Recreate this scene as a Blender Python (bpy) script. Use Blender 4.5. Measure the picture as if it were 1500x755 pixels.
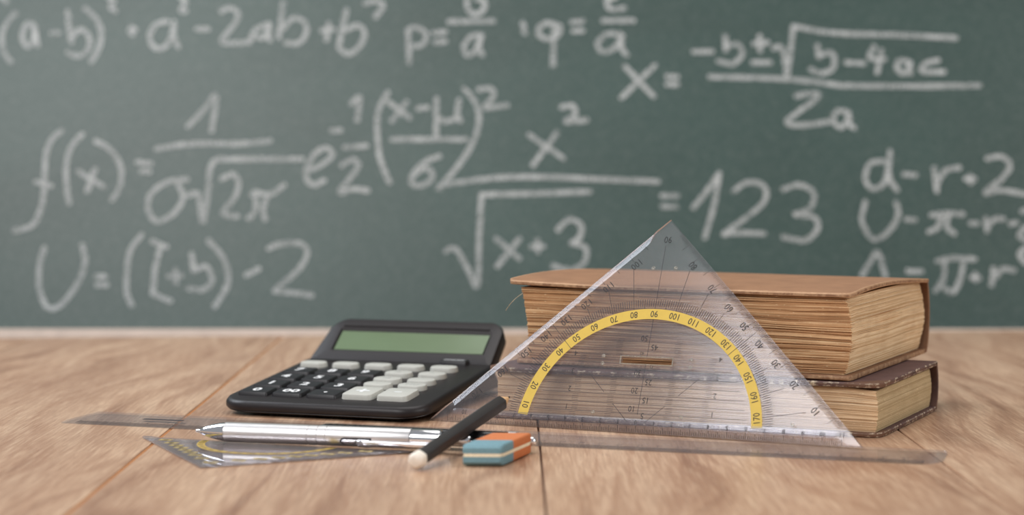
import bpy, bmesh, math, random
from mathutils import Vector, Matrix, noise

# ---------------------------------------------------------------- camera, world, lights, exposure
SC = bpy.context.scene
COL = SC.collection
for o in list(bpy.data.objects):
    bpy.data.objects.remove(o)
CAM_H, FPX, PITCH = 0.149, 2850.0, math.atan((377.5 - 216) / 2850)
cd = bpy.data.cameras.new('camera')
cam = bpy.data.objects.new('camera', cd)
COL.objects.link(cam)
cam.location = (0, 0, CAM_H)
cam.rotation_euler = (math.pi / 2 - PITCH, 0, 0)
cd.sensor_width = 36
cd.lens = 36 * FPX / 1500
cd.clip_start = 0.01
cd.dof.use_dof = True
cd.dof.focus_distance = 1.03
cd.dof.aperture_fstop = 5.8
SC.camera = cam
SC.view_settings.view_transform = 'Standard'
SC.view_settings.look = 'None'
SC.view_settings.gamma = 1
SC.view_settings.exposure = 0.0
SC.view_settings.use_curve_mapping = False
SC.cycles.max_bounces = 10
SC.cycles.transparent_max_bounces = 24
SC.cycles.caustics_reflective = False
SC.cycles.caustics_refractive = False

w = bpy.data.worlds.new('world')
SC.world = w
w.use_nodes = True
w.node_tree.nodes['Background'].inputs[0].default_value = (0.93, 0.96, 1.0, 1)
w.node_tree.nodes['Background'].inputs[1].default_value = 0.34


def area(name, loc, target, sx, sy, power, col=(1, 1, 1)):
    l = bpy.data.lights.new(name, 'AREA')
    l.shape = 'RECTANGLE'
    l.size, l.size_y, l.energy, l.color = sx, sy, power, col
    o = bpy.data.objects.new(name, l)
    COL.objects.link(o)
    o.location = loc
    o.rotation_euler = (Vector(target) - Vector(loc)).to_track_quat('-Z', 'Y').to_euler()
    return o


area('front_window_light', (-0.80, -0.41, 1.25), (0.05, 1.1, 0.0), 1.1, 0.8, 24, (1.0, 0.98, 0.97))
area('left_window_light', (-1.15, 1.60, 1.18), (0.0, 1.08, 0.0), 0.8, 0.7, 17, (0.86, 0.92, 1.0))
area('ceiling_light', (0.10, 1.32, 1.20), (0.08, 1.10, 0.0), 0.9, 0.6, 6, (1.0, 0.97, 0.94))
area('side_fill_light', (1.30, 0.50, 0.70), (0.15, 1.05, 0.05), 0.6, 0.6, 6, (1.0, 0.97, 0.93))  # fill lamp added on the right to brighten the books' right-hand faces


# ---------------------------------------------------------------- helpers
def lin(c):
    c = c / 255
    return c / 12.92 if c <= 0.04045 else ((c + 0.055) / 1.055) ** 2.4


def rgb(r, g, b):
    return (lin(r), lin(g), lin(b), 1)


class NT:
    def __init__(self, name):
        self.m = bpy.data.materials.new(name)
        self.m.use_nodes = True
        self.t = self.m.node_tree
        self.t.nodes.clear()
        self.out = self.t.nodes.new('ShaderNodeOutputMaterial')

    def n(self, typ, ins=None, **kw):
        nd = self.t.nodes.new(typ)
        for k, v in kw.items():
            setattr(nd, k, v)
        for k, v in (ins or {}).items():
            if isinstance(v, bpy.types.NodeSocket):
                self.t.links.new(v, nd.inputs[k])
            else:
                nd.inputs[k].default_value = v
        return nd

    def math(self, op, a, b=0.0, clamp=False):
        return self.n('ShaderNodeMath', {0: a, 1: b}, operation=op, use_clamp=clamp).outputs[0]

    def mix(self, f, a, b, blend='MIX'):
        return self.n('ShaderNodeMix', {0: f, 6: a, 7: b}, data_type='RGBA', blend_type=blend).outputs[2]

    def ramp(self, f, stops):
        r = self.n('ShaderNodeValToRGB', {0: f})
        el = r.color_ramp.elements
        while len(el) < len(stops):
            el.new(0.5)
        for e, (p, c) in zip(el, stops):
            e.position = p
            e.color = c if len(c) == 4 else (*c, 1)
        return r.outputs[0]

    def noise(self, vec, scale, detail=3, rough=0.5, dist=0.0):
        return self.n('ShaderNodeTexNoise', {'Vector': vec, 'Scale': scale, 'Detail': detail,
                                             'Roughness': rough, 'Distortion': dist}).outputs[0]

    def scaled(self, vec, s):
        return self.n('ShaderNodeVectorMath', {0: vec, 1: s}, operation='MULTIPLY').outputs[0]

    def bump(self, h, strength, dist):
        return self.n('ShaderNodeBump', {'Height': h, 'Strength': strength, 'Distance': dist}).outputs[0]

    def done(self, sh):
        self.t.links.new(sh, self.out.inputs[0])
        return self.m


def G(v):
    return (v, v, v, 1)


def plain(name, col, rough=0.5, metal=0.0, spec=0.5, coat=0.0, var=0.08, nscale=300, bump=0.0):
    t = NT(name)
    pos = t.n('ShaderNodeNewGeometry').outputs['Position']
    nz = t.noise(pos, nscale, 3)
    dark = tuple(c * (1 - var) for c in col[:3]) + (1,)
    lite = tuple(min(1, c * (1 + var)) for c in col[:3]) + (1,)
    c = t.ramp(nz, [(0.3, dark), (0.7, lite)])
    ins = {'Base Color': c, 'Roughness': rough, 'Metallic': metal, 'Specular IOR Level': spec, 'Coat Weight': coat}
    if bump:
        ins['Normal'] = t.bump(nz, bump, 0.001)
    return t.done(t.n('ShaderNodeBsdfPrincipled', ins).outputs[0])


def plastic(name, tint, haze, haze_col, rough=0.035, ior=1.5, boost=1.0):
    """clear acrylic: see-through, glossy on both faces, lightly scratched"""
    t = NT(name)
    pos = t.n('ShaderNodeNewGeometry').outputs['Position']
    scr = t.noise(t.scaled(pos, (900, 900, 90)), 1.0, 3, 0.6, 1.5)
    hz = t.ramp(scr, [(0.45, G(haze * 0.8)), (0.75, G(min(1, haze * 1.8)))])
    tr = t.n('ShaderNodeBsdfTransparent', {0: tint}).outputs[0]
    df = t.n('ShaderNodeBsdfDiffuse', {0: haze_col}).outputs[0]
    tl = t.n('ShaderNodeBsdfTranslucent', {0: haze_col}).outputs[0]
    hh = t.n('ShaderNodeMixShader', {0: 0.4, 1: df, 2: tl}).outputs[0]
    base = t.n('ShaderNodeMixShader', {0: hz, 1: tr, 2: hh}).outputs[0]
    gl = t.n('ShaderNodeBsdfGlossy', {0: (0.95, 0.96, 1, 1), 'Roughness': rough}).outputs[0]
    fr = t.n('ShaderNodeFresnel', {'IOR': ior}).outputs[0]
    fr = t.math('MULTIPLY', fr, boost, True)
    return t.done(t.n('ShaderNodeMixShader', {0: fr, 1: base, 2: gl}).outputs[0])


def link(name, me, parent=None, mats=None, loc=None):
    o = bpy.data.objects.new(name, me)
    COL.objects.link(o)
    if parent:
        o.parent = parent
    for m in (mats or []):
        me.materials.append(m)
    if loc:
        o.location = loc
    return o


def bm_obj(name, bm, mats, parent=None, smooth=30, kind=None):
    if not isinstance(mats, (list, tuple)):
        mats = [mats]
    bmesh.ops.recalc_face_normals(bm, faces=bm.faces)
    me = bpy.data.meshes.new(name)
    bm.to_mesh(me)
    bm.free()
    if smooth:
        for p in me.polygons:
            p.use_smooth = True
        me.set_sharp_from_angle(angle=math.radians(smooth))
    o = link(name, me, parent, mats)
    if kind:
        o['kind'] = kind
    return o


def thing(name, label, cat, mat=None, group=None):
    o = bpy.data.objects.new(name, None)
    o.empty_display_size = 0.02
    COL.objects.link(o)
    if mat is not None:
        o.matrix_world = mat
    tag(o, label, cat, group)
    return o


def tag(o, label, cat=None, group=None):
    o['label'] = label
    if cat:
        o['category'] = cat
    if group:
        o['group'] = group


def frame(origin, x, y, z):
    m = Matrix((Vector(x), Vector(y), Vector(z))).transposed().to_4x4()
    m.translation = Vector(origin)
    return m


def rr(x0, x1, y0, y1, r, n=6):
    """rounded rectangle outline; r may be a single radius or four (bl, br, tr, tl)"""
    if not isinstance(r, (list, tuple)):
        r = [r] * 4
    out = []
    for (cx, cy, a0, q) in ((x0, y0, 180, r[0]), (x1, y0, 270, r[1]), (x1, y1, 0, r[2]), (x0, y1, 90, r[3])):
        sx = 1 if cx == x0 else -1
        sy = 1 if cy == y0 else -1
        for i in range(n + 1):
            a = math.radians(a0 + 90 * i / n)
            out.append((cx + sx * q + q * math.cos(a), cy + sy * q + q * math.sin(a)))
    return out


def loft(rings, bm=None, cap=True, mat=0):
    bm = bm or bmesh.new()
    R = [[bm.verts.new(p) for p in r] for r in rings]
    n = len(R[0])
    fs = []
    for a, b in zip(R, R[1:]):
        for i in range(n):
            fs.append(bm.faces.new((a[i], a[(i + 1) % n], b[(i + 1) % n], b[i])))
    if cap:
        fs.append(bm.faces.new(R[0][::-1]))
        fs.append(bm.faces.new(R[-1]))
    for f in fs:
        f.material_index = mat
    return bm


def inset(pts, d):
    """move a convex outline inwards by d"""
    cx = sum(p[0] for p in pts) / len(pts)
    cy = sum(p[1] for p in pts) / len(pts)
    wx = max(p[0] for p in pts) - min(p[0] for p in pts)
    wy = max(p[1] for p in pts) - min(p[1] for p in pts)
    return [(cx + (x - cx) * (1 - 2 * d / wx), cy + (y - cy) * (1 - 2 * d / wy)) for x, y in pts]


def slab(pts, z0, z1, b=0.0005, bm=None, mat=0, both=True):
    """flat piece with rounded rims"""
    rings = []
    if both:
        rings += [[(x, y, z0) for x, y in inset(pts, b)], [(x, y, z0 + b * 0.3) for x, y in inset(pts, b * 0.3)]]
    rings += [[(x, y, z0 + (b if both else 0)) for x, y in pts], [(x, y, z1 - b) for x, y in pts],
              [(x, y, z1 - b * 0.3) for x, y in inset(pts, b * 0.3)], [(x, y, z1) for x, y in inset(pts, b)]]
    return loft(rings, bm, True, mat)


def box(bm, x0, x1, y0, y1, z0, z1, mat=0):
    return loft([[(x0, y0, z), (x1, y0, z), (x1, y1, z), (x0, y1, z)] for z in (z0, z1)], bm, True, mat)


def lathe(profile, seg=32, bm=None, mat=0):
    """profile [(t, r)] revolved about local X"""
    rings = [[(t, r * math.cos(2 * math.pi * i / seg), r * math.sin(2 * math.pi * i / seg)) for i in range(seg)]
             for t, r in profile]
    return loft(rings, bm, True, mat)


def axis_frame(A, B, roll_up=(0, 0, 1)):
    x = (Vector(B) - Vector(A)).normalized()
    y = Vector(roll_up).cross(x).normalized()
    z = x.cross(y)
    return frame(A, x, y, z), (Vector(B) - Vector(A)).length


TXT = {}


def text_mesh(s, size, bold=0.0):
    """flat glyph polygons, centred"""
    key = (s, bold)
    if key not in TXT:
        c = bpy.data.curves.new('t', 'FONT')
        c.body = s
        c.size = 1.0
        c.resolution_u = 2
        c.offset = bold
        c.align_x = 'CENTER'
        o = bpy.data.objects.new('t', c)
        me = o.to_mesh()
        V = [v.co.copy() for v in me.vertices]
        F = [tuple(p.vertices) for p in me.polygons]
        o.to_mesh_clear()
        bpy.data.objects.remove(o)
        x0, x1 = min(v.x for v in V), max(v.x for v in V)
        y0, y1 = min(v.y for v in V), max(v.y for v in V)
        V = [Vector((v.x - (x0 + x1) / 2, v.y - (y0 + y1) / 2)) for v in V]
        TXT[key] = (V, F, y1 - y0)
    return TXT[key]


def put_text(bm, s, x, y, ang, h, z, wide=0.85, bold=0.0):
    """text of cap height h centred at x, y; ang turns it"""
    V, F, H = text_mesh(s, 1, bold)
    k = h / H
    ca, sa = math.cos(ang), math.sin(ang)
    vs = []
    for v in V:
        a, b = v.x * k * wide, v.y * k
        vs.append(bm.verts.new((x + a * ca - b * sa, y + a * sa + b * ca, z)))
    for f in F:
        try:
            bm.faces.new([vs[i] for i in f])
        except ValueError:
            pass


def bar(bm, x0, y0, x1, y1, wd, z):
    dx, dy = x1 - x0, y1 - y0
    L = math.hypot(dx, dy)
    nx, ny = -dy / L * wd / 2, dx / L * wd / 2
    bm.faces.new([bm.verts.new(p) for p in ((x0 + nx, y0 + ny, z), (x0 - nx, y0 - ny, z),
                                            (x1 - nx, y1 - ny, z), (x1 + nx, y1 + ny, z))])


# ---------------------------------------------------------------- materials
def wood_mat(name, seed):
    t = NT(name)
    pos = t.n('ShaderNodeNewGeometry').outputs['Position']
    p0 = t.n('ShaderNodeVectorMath', {0: pos, 1: (seed * 1.37, seed * 2.11, 0)}, operation='ADD').outputs[0]
    warp = t.noise(t.scaled(p0, (9, 2.2, 1)), 1.0, 2)
    ps = t.n('ShaderNodeVectorMath', {0: t.scaled(p0, (1, 1, 1)), 1: (0, 0, 0)}, operation='ADD').outputs[0]
    x = t.n('ShaderNodeSeparateXYZ', {0: ps})
    # broad cathedral figure
    r = t.math('ADD', t.math('MULTIPLY', x.outputs[0], 75), t.math('MULTIPLY', warp, 11))
    comb = t.n('ShaderNodeCombineXYZ', {0: r, 1: t.math('MULTIPLY', x.outputs[1], 4.0), 2: 0.0}).outputs[0]
    fig = t.noise(comb, 1.0, 3, 0.55)
    fib = t.noise(t.scaled(p0, (700, 26, 1)), 1.0, 4, 0.65)
    pore = t.noise(t.scaled(p0, (1500, 55, 1)), 1.0, 2, 0.5)
    blot = t.noise(t.scaled(p0, (14, 3.5, 1)), 1.0, 3, 0.6)
    a = t.ramp(fig, [(0.26, rgb(140, 103, 79)), (0.44, rgb(186, 149, 120)), (0.56, rgb(203, 169, 139)),
                     (0.78, rgb(213, 182, 152))])
    a = t.mix(t.ramp(blot, [(0.42, G(0.0)), (0.72, G(0.60))]), a, rgb(150, 111, 87))
    a = t.mix(t.ramp(fib, [(0.36, G(0.42)), (0.62, G(0.0))]), a, rgb(138, 98, 76))
    a = t.mix(t.ramp(fib, [(0.50, G(0.0)), (0.75, G(0.38))]), a, rgb(224, 197, 168))
    a = t.mix(t.ramp(pore, [(0.30, G(0.35)), (0.42, G(0.0))]), a, rgb(112, 76, 58))
    nrm = t.bump(fib, 0.25, 0.0004)
    b = t.n('ShaderNodeBsdfPrincipled', {'Base Color': a, 'Roughness': 0.38, 'Normal': nrm,
                                         'Specular IOR Level': 0.45}).outputs[0]
    return t.done(b)


WOODS = [wood_mat('laminate_oak_%d' % i, i * 1.7 + 0.3) for i in range(7)]
M_JOINT = plain('joint_orange', rgb(172, 112, 62), 0.5)
M_GAP = plain('joint_dark', rgb(96, 62, 42), 0.6)
M_WHITEWALL = plain('plaster', rgb(190, 190, 184), 0.8, nscale=30)
M_FLOOR = plain('floor_lino', rgb(120, 112, 104), 0.6, nscale=20)
M_LEGS = plain('table_legs', rgb(92, 92, 94), 0.4, 0.3)


def board_mat():
    t = NT('chalkboard_green')
    pos = t.n('ShaderNodeNewGeometry').outputs['Position']
    sm = t.noise(t.scaled(pos, (3, 3, 5)), 1.0, 4, 0.6, 0.6)
    fine = t.noise(t.scaled(pos, (300, 300, 300)), 1.0, 3)
    c = t.ramp(sm, [(0.3, rgb(44, 66, 61)), (0.7, rgb(53, 77, 72))])
    c = t.mix(t.ramp(fine, [(0.45, G(0)), (0.8, G(0.12))]), c, rgb(160, 165, 160))
    return t.done(t.n('ShaderNodeBsdfPrincipled', {'Base Color': c, 'Roughness': 0.40,
                                                   'Specular IOR Level': 0.6}).outputs[0])


def chalk_mat():
    t = NT('chalk')
    pos = t.n('ShaderNodeNewGeometry').outputs['Position']
    nz = t.noise(t.scaled(pos, (420, 420, 420)), 1.0, 3, 0.7)
    big = t.noise(t.scaled(pos, (40, 40, 40)), 1.0, 2, 0.5)
    cov = t.math('MULTIPLY', t.ramp(nz, [(0.30, G(0.25)), (0.62, G(1.0))]), t.ramp(big, [(0.3, G(0.5)), (0.7, G(0.86))]))
    d = t.n('ShaderNodeBsdfDiffuse', {0: rgb(214, 218, 218)}).outputs[0]
    tr = t.n('ShaderNodeBsdfTransparent').outputs[0]
    return t.done(t.n('ShaderNodeMixShader', {0: cov, 1: tr, 2: d}).outputs[0])


M_BOARD, M_CHALK = board_mat(), chalk_mat()
M_LEDGE = plain('pale_wood_ledge', rgb(216, 196, 182), 0.5, nscale=60)
M_PLATE = plastic('clear_acrylic', (0.95, 0.95, 0.97, 1), 0.055, rgb(234, 228, 230), 0.14, 1.45, 0.9)
M_RULER = plastic('clear_ruler', (0.93, 0.93, 0.94, 1), 0.05, rgb(225, 222, 220), 0.06, 1.45, 0.24)
M_INK = plain('black_print', rgb(26, 24, 28), 0.6)
M_INKGREY = plain('grey_print', rgb(50, 46, 50), 0.6)
M_YELLOW = plain('yellow_print', rgb(212, 178, 66), 0.5, var=0.03)
M_SLOTEDGE = plain('frosted_edge', rgb(232, 228, 216), 0.5)
M_CASE = plain('calculator_case', rgb(33, 28, 29), 0.42, spec=0.36, bump=0.02, nscale=2500)
M_CASELOW = plain('calculator_underside', rgb(36, 31, 31), 0.45)
M_KEYB = plain('black_key', rgb(27, 25, 29), 0.42)
M_KEYW = plain('grey_key', rgb(190, 189, 181), 0.42, var=0.02)
M_PRINTW = plain('white_print', rgb(240, 240, 240), 0.5, var=0.02)
M_RUBBER = plain('rubber_foot', rgb(20, 20, 20), 0.8)
M_CHROME = plain('chrome', rgb(235, 235, 238), 0.06, 1.0, var=0.01)
M_SATIN = plain('satin_silver', rgb(232, 229, 229), 0.36, 1.0, var=0.02)
M_GROOVE = plain('groove', rgb(60, 58, 60), 0.4, 0.6)
M_BLKPLAST = plain('black_plastic', rgb(24, 24, 26), 0.25)
M_BLUE = plain('blue_rubber', rgb(112, 148, 158), 0.75, nscale=900, bump=0.1)
M_ORANGE = plain('orange_rubber', rgb(200, 116, 66), 0.75, nscale=900, bump=0.1)
M_CREAM = plain('cream_rubber', rgb(240, 226, 196), 0.75, nscale=900, bump=0.1)
M_PENCIL = plain('black_lacquer', rgb(40, 37, 37), 0.42, nscale=60, var=0.15)
M_WHITEDIP = plain('white_dip', rgb(238, 228, 214), 0.45)
M_CEDAR = plain('cedar', rgb(222, 178, 130), 0.7)
M_LEAD = plain('graphite', rgb(40, 40, 42), 0.4, 0.4)


def lcd_mat():
    t = NT('lcd_green')
    pos = t.n('ShaderNodeNewGeometry').outputs['Position']
    nz = t.noise(t.scaled(pos, (18, 18, 60)), 1.0, 2)
    c = t.ramp(nz, [(0.35, rgb(92, 110, 78)), (0.65, rgb(100, 119, 88))])
    return t.done(t.n('ShaderNodeBsdfPrincipled', {'Base Color': c, 'Roughness': 0.25, 'Specular IOR Level': 0.5}).outputs[0])


M_LCD = lcd_mat()


def paper_mat(name, c0, c1, c2):
    t = NT(name)
    g = t.n('ShaderNodeNewGeometry')
    pos = g.outputs['Position']
    isl = g.outputs['Random Per Island']
    c = t.ramp(isl, [(0.0, c0), (0.45, c1), (1.0, c2)])
    st = t.noise(t.scaled(pos, (60, 60, 1800)), 1.0, 3, 0.6)
    c = t.mix(t.ramp(st, [(0.35, G(0.45)), (0.55, G(0))]), c, c0)
    bl = t.noise(pos, 45, 4, 0.6)
    c = t.mix(t.ramp(bl, [(0.45, G(0)), (0.75, G(0.45))]), c, c0)
    sp = t.noise(t.scaled(pos, (500, 500, 1400)), 1.0, 2)
    c = t.mix(t.ramp(sp, [(0.66, G(0)), (0.74, G(0.7))]), c, rgb(246, 226, 186))
    return t.done(t.n('ShaderNodeBsdfPrincipled', {'Base Color': c, 'Roughness': 0.85, 'Specular IOR Level': 0.2}).outputs[0])


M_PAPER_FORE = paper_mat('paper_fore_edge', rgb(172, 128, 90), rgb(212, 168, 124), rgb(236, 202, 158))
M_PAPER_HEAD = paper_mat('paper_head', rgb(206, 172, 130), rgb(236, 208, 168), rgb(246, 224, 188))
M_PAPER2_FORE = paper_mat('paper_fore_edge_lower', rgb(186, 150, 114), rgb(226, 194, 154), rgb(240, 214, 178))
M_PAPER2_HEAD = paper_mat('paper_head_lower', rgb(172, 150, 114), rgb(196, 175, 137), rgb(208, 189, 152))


def cover_mat(name, base, base2, worn, leather, wear_lo, wear_hi, leather_on=0.0):
    t = NT(name)
    pos = t.n('ShaderNodeNewGeometry').outputs['Position']
    wr = t.n('ShaderNodeAttribute', attribute_name='wear').outputs['Fac']
    co = t.n('ShaderNodeAttribute', attribute_name='corner').outputs['Fac']
    n1 = t.noise(pos, 70, 4, 0.6)
    n2 = t.noise(pos, 260, 5, 0.75)
    weave = t.noise(pos, 1800, 2)
    c = t.ramp(n1, [(0.3, base), (0.7, base2)])
    c = t.mix(t.math('MULTIPLY', co, leather_on, True), c, leather)
    f = t.math('ADD', t.math('MULTIPLY', wr, 0.55), t.math('MULTIPLY', n2, 0.6))
    c = t.mix(t.ramp(f, [(wear_lo, G(0)), (wear_hi, G(1))]), c, worn)
    return t.done(t.n('ShaderNodeBsdfPrincipled', {'Base Color': c, 'Roughness': 0.62, 'Specular IOR Level': 0.35,
                                                   'Normal': t.bump(weave, 0.3, 0.0003)}).outputs[0])


M_COVER_U = cover_mat('brown_cloth', rgb(142, 104, 76), rgb(158, 117, 86), rgb(186, 148, 114), rgb(150, 100, 66), 0.62, 0.86)
M_COVER_UE = cover_mat('brown_cloth_edge', rgb(128, 92, 68), rgb(152, 114, 84), rgb(206, 170, 132), rgb(150, 100, 66), 0.80, 1.05)
M_COVER_L = cover_mat('plum_cloth', rgb(88, 64, 62), rgb(104, 78, 75), rgb(226, 210, 184), rgb(112, 80, 60), 0.82, 0.92, 0.8)
M_COVER_LE = cover_mat('plum_cloth_edge', rgb(70, 50, 48), rgb(112, 82, 70), rgb(222, 200, 166), rgb(112, 80, 60), 0.88, 0.98, 0.8)
M_SPINEIN = plain('spine_inside', rgb(70, 48, 38), 0.8)

# ---------------------------------------------------------------- room and table
random.seed(5)
bm = bmesh.new(); box(bm, -3.2, 3.2, -2.2, 2.3, -0.78, -0.74)
fl = bm_obj('floor', bm, M_FLOOR, smooth=0); fl['kind'] = 'structure'
bm = bmesh.new(); box(bm, -3.2, 3.2, 2.2, 2.28, -0.74, 2.0)
wb = bm_obj('wall_back', bm, M_WHITEWALL, smooth=0); wb['kind'] = 'structure'

table = thing('table', 'oak plank table with wide boards running towards the chalkboard', 'table', Matrix.Translation((0, 1.0, -0.74)))
T_OFF = Vector((0, -1.0, 0.74))


def local(bm, root):
    bmesh.ops.transform(bm, matrix=root.matrix_world.inverted(), verts=bm.verts)
    return bm


seams = [-0.7605, -0.5675, -0.3745, -0.181, 0.014, 0.204, 0.397, 0.590, 0.783]
yback = lambda x: 1.518 + (min(x, 0.46) + 0.400) * 0.077
wid = [0.0005, 0.0006, 0.0006, 0.0009, 0.0005, 0.0006, 0.0006, 0.0005, 0.0005]
for i in range(len(seams) - 1):
    x0, x1 = seams[i] + wid[i], seams[i + 1] - wid[i + 1]
    b = 0.0005
    bm = bmesh.new()
    y0 = 0.34
    dz = -0.00015 * (i % 2)
    rings = []
    for z, e in ((-0.022, 0), (-b + dz, 0), (-b * 0.25 + dz, b * 0.3), (dz, b)):
        rings.append([(x0 + e, y0 + e, z), (x1 - e, y0 + e, z), (x1 - e, yback(x1) - e, z), (x0 + e, yback(x0) - e, z)])
    loft(rings, bm)
    bm_obj('plank', local(bm, table), WOODS[i % 7], table, smooth=0)
for i in range(1, len(seams) - 1):
    bm = bmesh.new()
    x = seams[i]
    top = -0.0006 if i == 3 else -0.0016
    box(bm, x - wid[i] + 0.00002, x + wid[i] - 0.00002, 0.342, yback(x) - 0.002, -0.018, top)
    o = bm_obj('joint_strip', local(bm, table), M_JOINT if i == 3 else M_GAP, table, smooth=0)
    if i == 3:
        o['label'] = 'orange-brown joint between two boards'
bm = bmesh.new()
for (x0, x1, y0, y1) in ((-0.72, 0.74, 0.40, 0.425), (-0.72, 0.74, 1.44, 1.465), (-0.72, -0.695, 0.425, 1.44), (0.715, 0.74, 0.425, 1.44)):
    box(bm, x0, x1, y0, y1, -0.10, -0.022)
bm_obj('apron', local(bm, table), M_LEGS, table, smooth=0)
for x in (-0.71, 0.73):
    for y in (0.415, 1.452):
        bm = slab(rr(x - 0.025, x + 0.025, y - 0.025, y + 0.025, 0.005, 3), -0.74, -0.022, 0.002)
        bm_obj('leg', local(bm, table), M_LEGS, table)

# ---------------------------------------------------------------- chalkboard, leaning back a little
LEAN = math.radians(13)
B_O = Vector((0, 1.618, -0.0026))
BX = Vector((1, 0, 0)); BY = Vector((0, math.sin(LEAN), math.cos(LEAN))); BN = Vector((0, -math.cos(LEAN), math.sin(LEAN)))
board = thing('chalkboard', 'green chalkboard covered with white chalk formulas, standing behind the table', 'chalkboard',
              frame(B_O, BX, BY, BN))
bm = bmesh.new(); box(bm, -0.95, 1.0, 0.0, 0.86, -0.018, 0)
bm_obj('writing_surface', bm, M_BOARD, board, smooth=0)
bm = bmesh.new(); box(bm, -0.99, 1.04, -0.05, -0.0005, -0.022, 0.006)
o = bm_obj('frame_rail', bm, M_LEDGE, board, smooth=0); o['label'] = 'pale wooden bottom rail of the chalkboard'
bm = bmesh.new(); box(bm, -0.99, 1.04, 0.8605, 0.90, -0.022, 0.006)
bm_obj('frame_rail', bm, M_LEDGE, board, smooth=0)
for x0, x1 in ((-0.99, -0.9505), (1.0005, 1.04)):
    bm = bmesh.new(); box(bm, x0, x1, 0.0, 0.86, -0.022, 0.006)
    bm_obj('frame_stile', bm, M_LEDGE, board, smooth=0)
for x in (-0.8, 0.0, 0.85):
    bm = bmesh.new()
    box(bm, x - 0.02, x + 0.02, 1.612, 1.632, -0.739, -0.050)
    bm_obj('stand_post', local(bm, board), M_LEGS, board, smooth=0)

CF = Vector((0, math.cos(PITCH), -math.sin(PITCH))); CU = Vector((0, math.sin(PITCH), math.cos(PITCH)))


def on_board(u, v):
    """where the chalk mark measured at u, v lies on the board's own surface"""
    d = CF * FPX + Vector((1, 0, 0)) * (u - 750) - CU * (v - 377.5)
    C = Vector((0, 0, CAM_H))
    P = C + d * ((B_O - C).dot(BN) / d.dot(BN)) - B_O
    return Vector((P.dot(BX), P.dot(BY)))


def spline(pts, n=7):
    if len(pts) < 3:
        a, b = pts[0], pts[-1]
        return [a.lerp(b, i / 4) for i in range(5)]
    P = [pts[0] * 2 - pts[1]] + pts + [pts[-1] * 2 - pts[-2]]
    out = []
    for i in range(1, len(P) - 2):
        for k in range(n):
            t = k / n
            a, b, c, d = P[i - 1], P[i], P[i + 1], P[i + 2]
            out.append(0.5 * ((2 * b) + (c - a) * t + (2 * a - 5 * b + 4 * c - d) * t * t + (3 * b - a - 3 * c + d) * t ** 3))
    out.append(pts[-1])
    return out


random.seed(11)
ZS = [0]


def ribbon(bm, pts, wd):
    ZS[0] += 1
    z = 0.00025 + (ZS[0] % 7) * 0.00004
    L, Rr = [], []
    for i, p in enumerate(pts):
        a, b = pts[max(0, i - 1)], pts[min(len(pts) - 1, i + 1)]
        t = (b - a)
        if t.length < 1e-9:
            t = Vector((1, 0))
        t.normalize()
        nn = Vector((-t.y, t.x)) * wd / 2 * random.uniform(0.9, 1.1)
        L.append(p + nn); Rr.append(p - nn)
    t0 = (pts[0] - pts[1]).normalized() * wd * 0.3
    t1 = (pts[-1] - pts[-2]).normalized() * wd * 0.3
    L = [L[0].lerp(Rr[0], 0.25) + t0] + L + [L[-1].lerp(Rr[-1], 0.25) + t1]
    Rr = [Rr[0].lerp(L[1], 0.25) + t0] + Rr + [Rr[-1].lerp(L[-2], 0.25) + t1]
    vl = [bm.verts.new((p.x, p.y, z)) for p in L]
    vr = [bm.verts.new((p.x, p.y, z)) for p in Rr]
    for i in range(len(vl) - 1):
        bm.faces.new((vl[i], vr[i], vr[i + 1], vl[i + 1]))


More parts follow.
